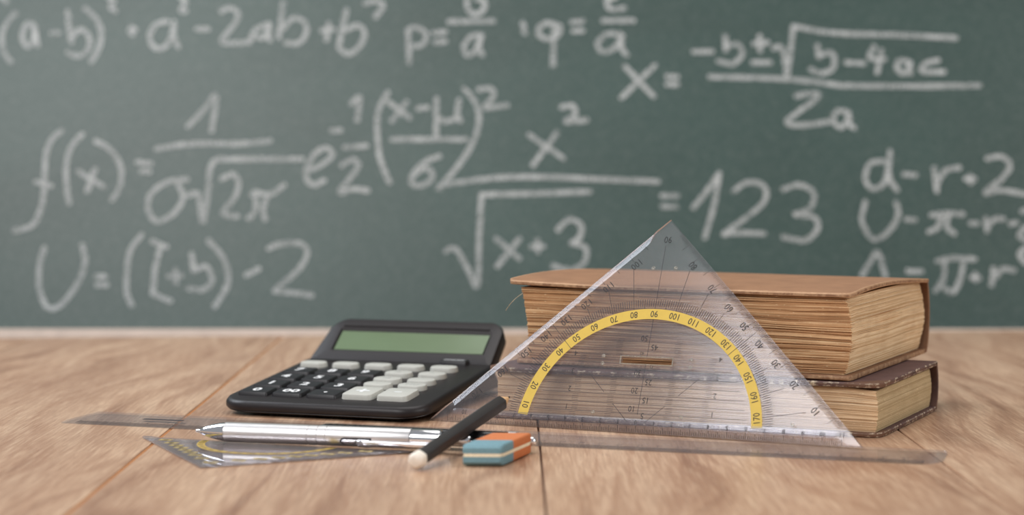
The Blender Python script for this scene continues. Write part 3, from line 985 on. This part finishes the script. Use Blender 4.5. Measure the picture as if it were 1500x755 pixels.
ysr = [0, 0.007]
Rg = [[(x, y, 0.0001) for x, y in ol], [(x, y, 0.0006) for x, y in ol]]
top = []
for x, y in ol:
    yy = 0.007 + (y - 0) * (RW - 0.0075) / RW
    xx = min(max(x, -0.0025), RL - 0.0035)
    top.append((xx, yy, 0.0012))
Rg.append(top)
loft(Rg, bm)
bm_obj('blade', bm, M_RULER, ruler, smooth=0)
bm = bmesh.new()
for i in range(0, 450):
    L = 0.0070 if i % 10 == 0 else (0.0062 if i % 5 == 0 else 0.0055)
    x = 0.006 + i * 0.001
    f = lambda y: 0.0006 + 0.0006 * min(1, y / 0.007) + 0.0001
    y0, y1, hw = 0.0002, 0.0002 + L, 0.00022
    bm.faces.new([bm.verts.new(p) for p in ((x - hw, y0, f(y0)), (x + hw, y0, f(y0)), (x + hw, y1, f(y1)), (x - hw, y1, f(y1)))])
bm_obj('scale_ticks', bm, M_INK, ruler, smooth=0, kind='stuff')
bm = bmesh.new()
for k in range(0, 45):
    put_text(bm, str(k), 0.006 + k * 0.01, 0.0105, 0, 0.0030, 0.00128)
bm_obj('numerals', bm, M_INKGREY, ruler, smooth=0, kind='stuff')
bm = slab(rr(0.036, 0.060, 0.019, 0.0225, 0.0008, 2), 0.00122, 0.00130, 0.00002)
bm_obj('printed_mark', bm, M_INKGREY, ruler, smooth=0)

# ---------------------------------------------------------------- small set square lying flat
e1 = Vector((-0.43, 0.903, 0)).normalized(); e2 = Vector((0.903, 0.43, 0)).normalized()
P2 = Vector((-0.1445, 0.896, 0)); LEG = 0.105
V1, V3 = P2 + e1 * LEG, P2 + e2 * LEG
mid = (V1 + V3) / 2
hx = (V1 - V3).normalized(); hy = (P2 - mid).normalized()
small = thing('set_square', 'small clear set square with yellow arc, lying flat under the silver pen', 'set square',
              frame(mid + Vector((0, 0, 0.0003)), hx, hy, hx.cross(hy)))
SS = LEG * 100 * math.sqrt(0.5)
M_SMALL = plastic('small_clear_acrylic', (0.94, 0.93, 0.94, 1), 0.24, rgb(198, 190, 190), 0.03, 1.45, 0.65)
tri_plate(small, SS, None, e=0.3, th0=0.0005, th1=0.0011, base=0.3, mat=M_SMALL, gap=0.8, foot=0.9)
zs = 0.0012
M_YELLOW2 = plain('yellow_print_small', rgb(186, 156, 76), 0.5)
for (r0, r1) in ((3.35, 3.75),):
    bm = bmesh.new(); pr = None
    for i in range(61):
        a = math.radians(6 + 168 * i / 60)
        q = (bm.verts.new((r0 * cm * math.cos(a), r0 * cm * math.sin(a), zs)), bm.verts.new((r1 * cm * math.cos(a), r1 * cm * math.sin(a), zs)))
        if pr:
            bm.faces.new((pr[0], pr[1], q[1], q[0]))
        pr = q
    o = bm_obj('protractor_band', bm, M_YELLOW2, small, smooth=0); o['label'] = 'yellow degree band'
bm = bmesh.new()
for d in range(10, 180, 10):      # yellow printed numbers patches beside the legs
    a = math.radians(d)
    rn = (SS - 0.95) / (abs(math.cos(a)) + math.sin(a))
    if rn < 4.1:
        rn = 4.1
    x, y = rn * cm * math.cos(a), rn * cm * math.sin(a)
    bm.faces.new([bm.verts.new((x + u * 0.0035, y + v_ * 0.0022, zs)) for u, v_ in ((-1, -1), (1, -1), (1, 1), (-1, 1))])
bm_obj('number_patches', bm, plain('pale_yellow_print', rgb(172, 150, 96), 0.5), small, smooth=0, kind='stuff')
bm = bmesh.new()
for d in range(10, 180, 10):
    a = math.radians(d)
    put_text(bm, str(d), 3.55 * cm * math.cos(a), 3.55 * cm * math.sin(a), a + math.pi / 2, 0.0024, zs + 0.0001)
    rn = max(4.1, (SS - 0.95) / (abs(math.cos(a)) + math.sin(a)))
    put_text(bm, str(180 - d), rn * cm * math.cos(a), rn * cm * math.sin(a), a + math.pi / 2, 0.0026, zs + 0.0001)
for d in range(6, 175):
    a = math.radians(d)
    bar(bm, 3.8 * cm * math.cos(a), 3.8 * cm * math.sin(a), 4.0 * cm * math.cos(a), 4.0 * cm * math.sin(a), 0.00014, zs + 0.0001)
for i in range(-60, 61):
    bar(bm, i * 0.001, 0.0033, i * 0.001, 0.0052 if i % 5 else 0.0062, 0.00014, zs + 0.0001)
bm_obj('degree_marks', bm, M_INKGREY, small, smooth=0, kind='stuff')

# ---------------------------------------------------------------- calculator
yaw, pit = -0.3188, 0.0872
kO = 1.01528
KX = Vector((math.cos(yaw), math.sin(yaw), 0))
KY = Vector((-math.sin(yaw) * math.cos(pit), math.cos(yaw) * math.cos(pit), math.sin(pit)))
KN = KX.cross(KY)
CS = 1.0188
calc = thing('calculator', 'black desk calculator with tilted green display and grey and black keys', 'calculator',
             frame((-0.14385, 1.0937, 0.0135), KX, KY, KN) @ Matrix.Scale(CS, 4))
ka, kb = 0.0202 * kO, 0.0186 * kO
DZ = -0.0032                      # deck height
X0, X1 = -0.0155, 0.1050
Y0, Y1 = -0.0205, 0.1015
HG = 0.0995                       # hinge line of the display
phi = math.radians(35) - pit


def table_z(y, h):                # local z of a height h above the table
    return ((h - 0.0135) / CS - y * math.sin(pit)) / math.cos(pit)


def ring(x0, x1, y0, y1, r, zf, bow=0.0):
    out = []
    for x, y in rr(x0, x1, y0, y1, r, 8):
        t = (x - (x0 + x1) / 2) / ((x1 - x0) / 2)
        yy = y - bow * (1 - t * t) * max(0, 1 - (y - y0) / 0.03)
        out.append((x, yy, zf(yy)))
    return out


RC = [0.016, 0.015, 0.005, 0.005]
bw = 0.0022
rings = [ring(X0 + 0.0003, X1 - 0.0003, Y0 + 0.0003, Y1, RC, lambda y: DZ - 0.0052, bw),
         ring(X0, X1, Y0, Y1, RC, lambda y: DZ - 0.0046, bw),
         ring(X0, X1, Y0, Y1, RC, lambda y: DZ - 0.0028, bw),
         ring(X0 + 0.0004, X1 - 0.0004, Y0 + 0.0004, Y1, RC, lambda y: DZ - 0.0016, bw),
         ring(X0 + 0.0012, X1 - 0.0012, Y0 + 0.0012, Y1, RC, lambda y: DZ - 0.0005, bw),
         ring(X0 + 0.0024, X1 - 0.0024, Y0 + 0.0025, Y1, RC, lambda y: DZ, bw)]
bm_obj('upper_shell', loft(rings), M_CASE, calc, smooth=50)
rings = [ring(X0 + 0.0095, X1 - 0.0085, Y0 + 0.009, Y1 + 0.02, RC, lambda y: table_z(y, 0.0018), bw),
         ring(X0 + 0.0035, X1 - 0.0035, Y0 + 0.0035, Y1 + 0.022, RC, lambda y: table_z(y, 0.0036), bw),
         ring(X0 + 0.0022, X1 - 0.0022, Y0 + 0.0022, Y1 + 0.010, RC, lambda y: DZ - 0.0068, bw),
         ring(X0 + 0.0008, X1 - 0.0008, Y0 + 0.0008, Y1 + 0.006, RC, lambda y: DZ - 0.0060, bw),
         ring(X0 + 0.0010, X1 - 0.0010, Y0 + 0.0010, Y1 + 0.006, RC, lambda y: DZ - 0.0054, bw)]
bm_obj('lower_shell', loft(rings), M_CASELOW, calc, smooth=35)
for fx, fy in ((0.004, -0.006), (0.082, -0.006), (0.004, 0.100), (0.082, 0.100)):
    zt = table_z(fy, 0.0021)
    n = 16
    Rg = [[(fx + 0.0045 * math.cos(2 * math.pi * i / n), fy + 0.0045 * math.sin(2 * math.pi * i / n),
            table_z(fy + 0.0045 * math.sin(2 * math.pi * i / n), h)) for i in range(n)] for h in (0.00012, 0.0022)]
    bm_obj('foot', loft(Rg), M_RUBBER, calc)
for fx in (0.004, 0.082):
    bm = bmesh.new()
    box(bm, fx - 0.001, fx + 0.001, Y0 + 0.0010, Y0 + 0.006, table_z(Y0, 0.0034), table_z(Y0, 0.0050))
    bm_obj('notch', bm, M_RUBBER, calc)
# display panel
pan = bpy.data.objects.new('display_panel', None)
DX, DY = Vector((1, 0, 0)), Vector((0, math.cos(phi), math.sin(phi)))
# the panel shell is a mesh in panel space baked into calculator space


def pm(x, y, z):
    P = Vector((x, HG, DZ)) + DY * y + Vector((0, -math.sin(phi), math.cos(phi))) * z
    return (P.x, P.y, P.z)


bpy.data.objects.remove(pan)


def prings(x0a, x1a, x0b, x1b, y0, y1, r, z, bow=0.0):
    out = []
    for x, y in rr(0, 1, 0, 1, 0.0001, 8):
        pass
    base = rr(-0.5, 0.5, y0, y1, 0.0, 8)
    pts = rr(x0a, x1a, y0, y1, [0.001, 0.001, r, r], 8)
    for x, y in pts:
        t = (y - y0) / (y1 - y0)
        s = (x - x0a) / (x1a - x0a)
        xx = (x0a + (x0b - x0a) * t) * (1 - s) + (x1a + (x1b - x1a) * t) * s
        u = (s - 0.5) * 2
        yy = y + bow * (1 - u * u) * t
        out.append(pm(xx, yy, z))
    return out


PA = (-0.0140, 0.1030, -0.0090, 0.1022)
PH = 0.0375
SX0, SX1, SY0, SY1 = -0.0010, 0.0945, 0.0100, 0.0272
# frame with a window for the screen: loft outer sides, then fill the face around the opening
bm = bmesh.new()
Rr_ = [prings(PA[0] + .002, PA[1] - .002, PA[2] + .002, PA[3] - .002, -0.002, PH - 0.002, 0.008, -0.011, 0.005),
       prings(*PA, -0.002, PH, 0.009, -0.009, 0.0065),
       prings(*PA, -0.002, PH, 0.009, -0.002, 0.0065),
       prings(PA[0] + .0008, PA[1] - .0008, PA[2] + .0008, PA[3] - .0008, -0.0012, PH - 0.0008, 0.0085, -0.0005, 0.0065),
       prings(PA[0] + .0022, PA[1] - .0022, PA[2] + .0022, PA[3] - .0022, 0.0, PH - 0.0022, 0.0075, 0.0, 0.0065)]
RV = [[bm.verts.new(p) for p in r] for r in Rr_]
n = len(RV[0])
for a, b in zip(RV, RV[1:]):
    for i in range(n):
        bm.faces.new((a[i], a[(i + 1) % n], b[(i + 1) % n], b[i]))
bm.faces.new(RV[0][::-1])
win = [(SX0 - .0012, SY0 - .0012), (SX1 + .0012, SY0 - .0012), (SX1 + .0012, SY1 + .0022), (SX0 - .0012, SY1 + .0022)]
win2 = [(SX0, SY0), (SX1, SY0), (SX1, SY1 + .0003), (SX0, SY1 + .0003)]
wt = [bm.verts.new(pm(x, y, 0)) for x, y in win]
wb_ = [bm.verts.new(pm(x, y, -0.0016)) for x, y in win2]
for i in range(4):
    bm.faces.new((wt[i], wb_[i], wb_[(i + 1) % 4], wt[(i + 1) % 4]))
bm.faces.new(wb_)
ed = [bm.edges.get((RV[-1][i], RV[-1][(i + 1) % n])) for i in range(n)] + [bm.edges.get((wt[i], wt[(i + 1) % 4])) for i in range(4)]
bmesh.ops.triangle_fill(bm, edges=ed, use_beauty=True)
bm_obj('display_panel', bm, M_CASE, calc, smooth=35)
bm = bmesh.new()
bm.faces.new([bm.verts.new(pm(x, y, -0.0014)) for x, y in ((SX0 + .0001, SY0 + .0001), (SX1 - .0001, SY0 + .0001), (SX1 - .0001, SY1), (SX0 + .0001, SY1))])
g = bmesh.ops.extrude_face_region(bm, geom=bm.faces[:])
bmesh.ops.translate(bm, vec=Vector(pm(0, 0, 0.0006)) - Vector(pm(0, 0, 0)), verts=[v for v in g['geom'] if isinstance(v, bmesh.types.BMVert)])
o = bm_obj('screen', bm, M_LCD, calc, smooth=0); o['label'] = 'blank green liquid crystal screen'
bm = bmesh.new()   # rib above the screen
Rg = [[pm(x, SY1 + 0.0030, 0.0001), pm(x, SY1 + 0.0036, 0.0008), pm(x, SY1 + 0.0046, 0.0001)] for x in (SX0, SX1 - 0.001)]
loft(Rg, bm)
bm_obj('panel_ridge', bm, M_CASE, calc, smooth=0)
bm = slab([(x, y) for x, y in rr(-0.0105, 0.0180, HG - 0.0044, HG - 0.0020, 0.0006, 3)], DZ - 0.0002, DZ + 0.0004, 0.0001)
bm_obj('slider_slot', bm, M_RUBBER, calc)


def key(cx, cy, w_, d_, h, r, mat, lab, col, ts, bold=0.02, wide=1.0):
    rings = []
    for ins, z in ((-0.0004, 0), (0, h * 0.75), (0.0003, h * 0.93), (0.0010, h)):
        rings.append([(x, y, DZ + z) for x, y in rr(cx - w_ / 2 + ins, cx + w_ / 2 - ins, cy - d_ / 2 + ins, cy + d_ / 2 - ins, max(r - ins, 0.0002), 5)])
    k = bm_obj('key', loft(rings), mat, calc, smooth=40)
    if lab:
        b = bmesh.new()
        put_text(b, lab, cx, cy, 0, ts, DZ + h + 0.00006, wide, bold)
        bm_obj('key_print', b, col, k, smooth=0)
    return k


M_KEYINK = plain('pale_key_print', rgb(236, 238, 238), 0.5)
M_KEYINK2 = plain('faint_key_print', rgb(178, 178, 174), 0.5)
for j, row in enumerate((('0', '00', '.'), ('1', '2', '3'), ('4', '5', '6'), ('7', '8', '9'))):
    for i, s in enumerate(row):
        key(i * ka, j * kb, 0.0172, 0.0140, 0.0022, 0.0012, M_KEYB, s if s != '.' else '\u2022', M_PRINTW,
            0.0072 if s != '.' else 0.0022, 0.03, 1.05)
for i in range(5):
    key(i * ka, 4 * kb + 0.0012, 0.0162, 0.0094, 0.0028, 0.0046, M_KEYW, None, None, 0)
for i in (3, 4):
    for j, s in ((1.36, '-' if i == 3 else 'MU'), (2.12, '\u00d7' if i == 3 else None), (3.04, '\u00f7' if i == 3 else '-')):
        key(i * ka, j * kb, 0.0164, 0.0100, 0.0028, 0.0048, M_KEYW, s, M_KEYINK2, 0.0034 if s != '-' else 0.0007, 0.0, 1.1)
    key(i * ka, 0.22 * kb, 0.0176, 0.0212, 0.0030, 0.0030, M_KEYW, '+' if i == 3 else '-', M_KEYINK, 0.0078 if i == 3 else 0.0014, 0.02, 1.0 if i == 3 else 1.5)
key(0.0810, 0.0975, 0.0165, 0.0062, 0.0026, 0.0010, M_KEYB, 'ON/AC', M_PRINTW, 0.0027, 0.01, 1.1)


# ---------------------------------------------------------------- silver pen
def ground(u, v, z):
    """spot at height z seen at u, v: how the small things were surveyed on the table"""
    d = CF * FPX + Vector((1, 0, 0)) * (u - 750) - CU * (v - 377.5)
    return Vector((0, 0, CAM_H)) + d * ((z - CAM_H) / d.z)


zc = 0.0066
A = ground(287, 631.5, zc); Bp = ground(648, 644.5, zc)
mt, PL = axis_frame(A, Bp)
pen = thing('ballpoint_pen', 'silver ballpoint pen with chrome tip and clip, lying across the small set square', 'pen', mt)
tx = lambda u: (ground(u, 631.5 + (u - 287) * 13 / 361, zc) - A).length
pr_ = 0.00495
t1 = tx(331)
prof = [(0.0, 0.0004), (0.0006, 0.0007), (0.0022, 0.0009), (0.0026, 0.0014), (t1 * 0.35, 0.0026), (t1 * 0.6, 0.0037), (t1 * 0.85, 0.0045), (t1, 0.0048)]
o = bm_obj('tip_cone', lathe(prof, 40), M_CHROME, pen, smooth=40); o['label'] = 'mirror chrome tip'
tg = [tx(453.7), tx(467.6), tx(480.6)]
tc = tx(603)
prof = [(t1, pr_ - 0.0003), (t1 + 0.0003, pr_)]
for t in tg:
    prof += [(t - 0.00026, pr_), (t - 0.00013, pr_ - 0.0004), (t + 0.00013, pr_ - 0.0004), (t + 0.00026, pr_)]
prof += [(tc - 0.0003, pr_), (tc, pr_ - 0.0002)]
bm_obj('barrel', lathe(prof, 48), M_SATIN, pen, smooth=40)
prof = [(tc, pr_ - 0.0008), (tc + 0.0002, pr_ - 0.0002), (tc + 0.001, pr_ - 0.0001), (PL - 0.0008, pr_ - 0.0001), (PL, pr_ - 0.0008)]
o = bm_obj('collar', lathe(prof, 48), M_CHROME, pen, smooth=40)
prof = [(PL, 0.0026), (PL + 0.013, 0.0026), (PL + 0.0142, 0.0020), (PL + 0.0145, 0.0008)]
bm_obj('push_button', lathe(prof, 32), M_CHROME, pen, smooth=40)
# slot and clip on the camera side (local -y faces the camera and slightly up)
ts0, ts1 = tx(502), tx(548)


def side_patch(t0, t1_, a0, a1, r, mat, nm, rnd=0.4):
    b = bmesh.new()
    N, Mx = 10, 16
    g = []
    for i in range(Mx + 1):
        s = i / Mx
        t = t0 + (t1_ - t0) * s
        e = 1.0
        if s < rnd * 0.4:
            e = math.sqrt(max(0.02, 1 - (1 - s / (rnd * 0.4)) ** 2))
        rw = []
        for j in range(N + 1):
            a = (a0 + a1) / 2 + (a1 - a0) / 2 * e * (2 * j / N - 1)
            rw.append(b.verts.new((t, r * math.cos(a), r * math.sin(a))))
        g.append(rw)
    for i in range(Mx):
        for j in range(N):
            b.faces.new((g[i][j], g[i + 1][j], g[i + 1][j + 1], g[i][j + 1]))
    ex = bmesh.ops.extrude_face_region(b, geom=b.faces[:])
    for v in ex['geom']:
        if isinstance(v, bmesh.types.BMVert):
            k = (r - 0.0006) / r
            v.co.y *= k; v.co.z *= k
    return bm_obj(nm, b, mat, pen, smooth=40)


# angle measured from local +y towards +z; the camera side is -y (y axis points away)
side_patch(ts0, ts1, math.radians(180 - 2), math.radians(180 + 46), pr_ + 0.00012, M_GROOVE, 'slot_shadow')
side_patch(ts0 + 0.0008, ts1 - 0.001, math.radians(180 + 6), math.radians(180 + 42), pr_ + 0.00025, M_CHROME, 'slot_insert')
b = bmesh.new()
cl = [(tx(524), 0.0, 0.0010), (tx(530), 0.0012, 0.0019), (tx(541), 0.0015, 0.0020), (tx(560), 0.0010, 0.0016), (tx(600), 0.0011, 0.0015), (tx(640), 0.0013, 0.0015), (tx(664), 0.0013, 0.0015)]
Rg = []
ca_ = math.radians(180 + 26)
for t, off, hw in cl:
    c0 = Vector((math.cos(ca_), math.sin(ca_))); tn = Vector((-c0.y, c0.x))
    rr0 = pr_ + off
    row = []
    for k in range(12):
        a = 2 * math.pi * k / 12
        p = c0 * (rr0 + 0.0008 * math.cos(a)) + tn * hw * math.sin(a)
        row.append((t, p.x, p.y))
    Rg.append(row)
bm_obj('clip', loft(Rg), M_CHROME, pen, smooth=60)

# black pen
zb = 0.0055
A2_ = ground(455, 631.5, zb); B2_ = ground(786, 647.5, zb)
mt, BL = axis_frame(A2_, B2_)
pen2 = thing('ballpoint_pen', 'black pen with chrome ends, half hidden behind the silver pen and the eraser', 'pen', mt)
tb_ = lambda u: (ground(u, 631.5 + (u - 455) * 16 / 331, zb) - A2_).length
R2 = 0.0042
prof = [(0, 0.0006), (0.002, 0.001), (tb_(477) * 0.6, 0.0030), (tb_(477), 0.0040)]
bm_obj('tip_cone', lathe(prof, 32), M_CHROME, pen2, smooth=40)
prof = [(tb_(477), R2 - .0002)]
for u in (487, 496, 508, 516, 523, 530):
    t = tb_(u)
    prof += [(t - 0.0005, R2), (t - .0003, R2 - .0003), (t + .0003, R2 - .0003), (t + .0005, R2)]
prof += [(tb_(740), R2), (tb_(745), R2 - .0001)]
bm_obj('barrel', lathe(prof, 40), M_BLKPLAST, pen2, smooth=40)
bm_obj('ring', lathe([(tb_(745), R2 - .0002), (tb_(746), R2 + .0002), (tb_(757), R2 + .0002), (tb_(758), R2 - .0002)], 40), M_SATIN, pen2, smooth=40)
bm_obj('end_cap', lathe([(tb_(758), 0.0026), (tb_(773), 0.0022), (tb_(774), 0.0015)], 32), M_CHROME, pen2, smooth=40)
rb = 0.0024
prof = [(tb_(772), 0.0012)] + [(BL - rb + rb * math.sin(a), rb * math.cos(a)) for a in [math.radians(-60 + 15 * i) for i in range(10)]]
o = bm_obj('ball_end', lathe(prof, 24), M_CHROME, pen2, smooth=60); o['label'] = 'small chrome ball at the end'
b = bmesh.new()
Rg = []
for t, off in ((tb_(690), 0.0003), (tb_(694), 0.0011), (tb_(735), 0.0012), (tb_(750), 0.0004)):
    c0 = Vector((math.cos(math.radians(196)), math.sin(math.radians(196)))); tn = Vector((-c0.y, c0.x))
    Rg.append([(t, *(c0 * (R2 + off + 0.0005 * math.cos(k * math.pi / 4)) + tn * 0.0013 * math.sin(k * math.pi / 4))) for k in range(8)])
bm_obj('clip', loft(Rg), M_CHROME, pen2, smooth=60)

# ---------------------------------------------------------------- pencil resting on the pens
pA = Vector((-0.0450, 0.8890, 0.0042)); pB = Vector((-0.0012, 0.9945, 0.0208))
mt, QL = axis_frame(pA, pB)
pencil = thing('pencil', 'black lacquered pencil with white dipped end, propped across the pens', 'pencil', mt)
r = 0.0040


def hexring(t, r, n=24, k=1.0):
    k *= 0.6
    out = []
    for i in range(n):
        a = 2 * math.pi * i / n
        q = ((a + math.pi / 6) % (math.pi / 3)) - math.pi / 6
        rad = r * (k * math.cos(math.pi / 6) / math.cos(q) * 1.06 + (1 - k))
        out.append((t, rad * math.cos(a), rad * math.sin(a)))
    return out


bm_obj('lacquered_shaft', loft([hexring(0.0052, r), hexring(QL - 0.0142, r), hexring(QL - 0.0130, r * 0.97)]), M_PENCIL, pencil, smooth=20)
bm_obj('dipped_end', loft([hexring(0.0, r * 0.45, k=0.0), hexring(0.0004, r * 0.75, k=0.2), hexring(0.0014, r * 0.95, k=0.5), hexring(0.003, r * 1.02, k=.8), hexring(0.0058, r * 1.02, k=1)]), M_WHITEDIP, pencil, smooth=50)
bm_obj('sharpened_cone', loft([hexring(QL - 0.0134, r * 0.94), hexring(QL - 0.0118, r * 0.84, k=.3), hexring(QL - 0.0030, 0.0009, k=0)]), M_CEDAR, pencil, smooth=40)
bm_obj('lead', loft([hexring(QL - 0.0033, 0.00095, 12, 0), hexring(QL, 0.0003, 12, 0)]), M_LEAD, pencil, smooth=60)

# ---------------------------------------------------------------- eraser
ey = Vector((0.0125, 0.0440, 0)).normalized()
er = thing('eraser', 'blue and orange eraser with a cream stripe, in front of the pens', 'eraser',
           frame((-0.0237, 0.9015, 0.0002), Vector((1, -0.04, 0)).normalized(), Vector((0.04, 1, 0)).normalized(), (0, 0, 1)))
EW, EL, EH = 0.0192, 0.0430, 0.0102


def eraser_piece(nm, y0, y1, z0, z1, mat, front_cap, back_cap, ins=0.0):
    """one block of the eraser; its ends slant, the long rims are rounded"""
    bmx = bmesh.new()
    N = 14
    R_ = []
    for i in range(N + 1):
        t = i / N
        y = y0 + (y1 - y0) * t
        sq = 1.0
        dz = 0.0
        if front_cap:
            d = y - y0
            if d < 0.0028:
                q = 1 - d / 0.0028
                sq = 1 - 0.10 * q * q
                dz = 0.0018 * q * q
        if back_cap:
            d = y1 - y
            if d < 0.003:
                q = 1 - d / 0.003
                sq = 1 - 0.14 * q * q
                dz = 0.0014 * q * q
        zl = z0 + (dz if z0 < 0.001 else 0)
        zh = z1 - (dz if z1 > EH - 0.001 else 0)
        hw = (EW / 2 - ins) * sq
        rb_ = 0.0011
        cs = []
        lowr = rb_ if z0 < 0.001 else 0.00005
        hir = rb_ if z1 > EH - 0.001 else 0.00005
        for (sx, sz, zc_, q) in ((1, -1, zl, lowr), (1, 1, zh, hir), (-1, 1, zh, hir), (-1, -1, zl, lowr)):
            for k in range(5):
                a = math.pi / 2 * k / 4
                if (sx, sz) in ((1, -1), (-1, 1)):
                    ca, sa = math.sin(a), math.cos(a)
                else:
                    ca, sa = math.cos(a), math.sin(a)
                cs.append((EW / 2 + sx * (hw - q + q * ca), y, zc_ - sz * q + sz * q * sa))
        R_.append(cs)
    loft(R_, bmx)
    o = bm_obj(nm, bmx, mat, er, smooth=40)
    return o


split = EL * 0.36
for nm, y0, y1, mat, fc, bc, lab in (('soft_block', 0, split, M_BLUE, True, False, 'blue end'), ('hard_block', split, EL, M_ORANGE, False, True, 'orange end')):
    o = eraser_piece(nm, y0, y1, 0, 0.0044, mat, fc, bc); o['label'] = 'lower half of the ' + lab
    o = eraser_piece(nm, y0, y1, 0.0060, EH, mat, fc, bc); o['label'] = 'upper half of the ' + lab
o = eraser_piece('stripe', 0.0001, EL - 0.0001, 0.0044, 0.0060, M_CREAM, True, True, 0.00005); o['label'] = 'cream stripe'
shear(er, 0.30, 0.96)
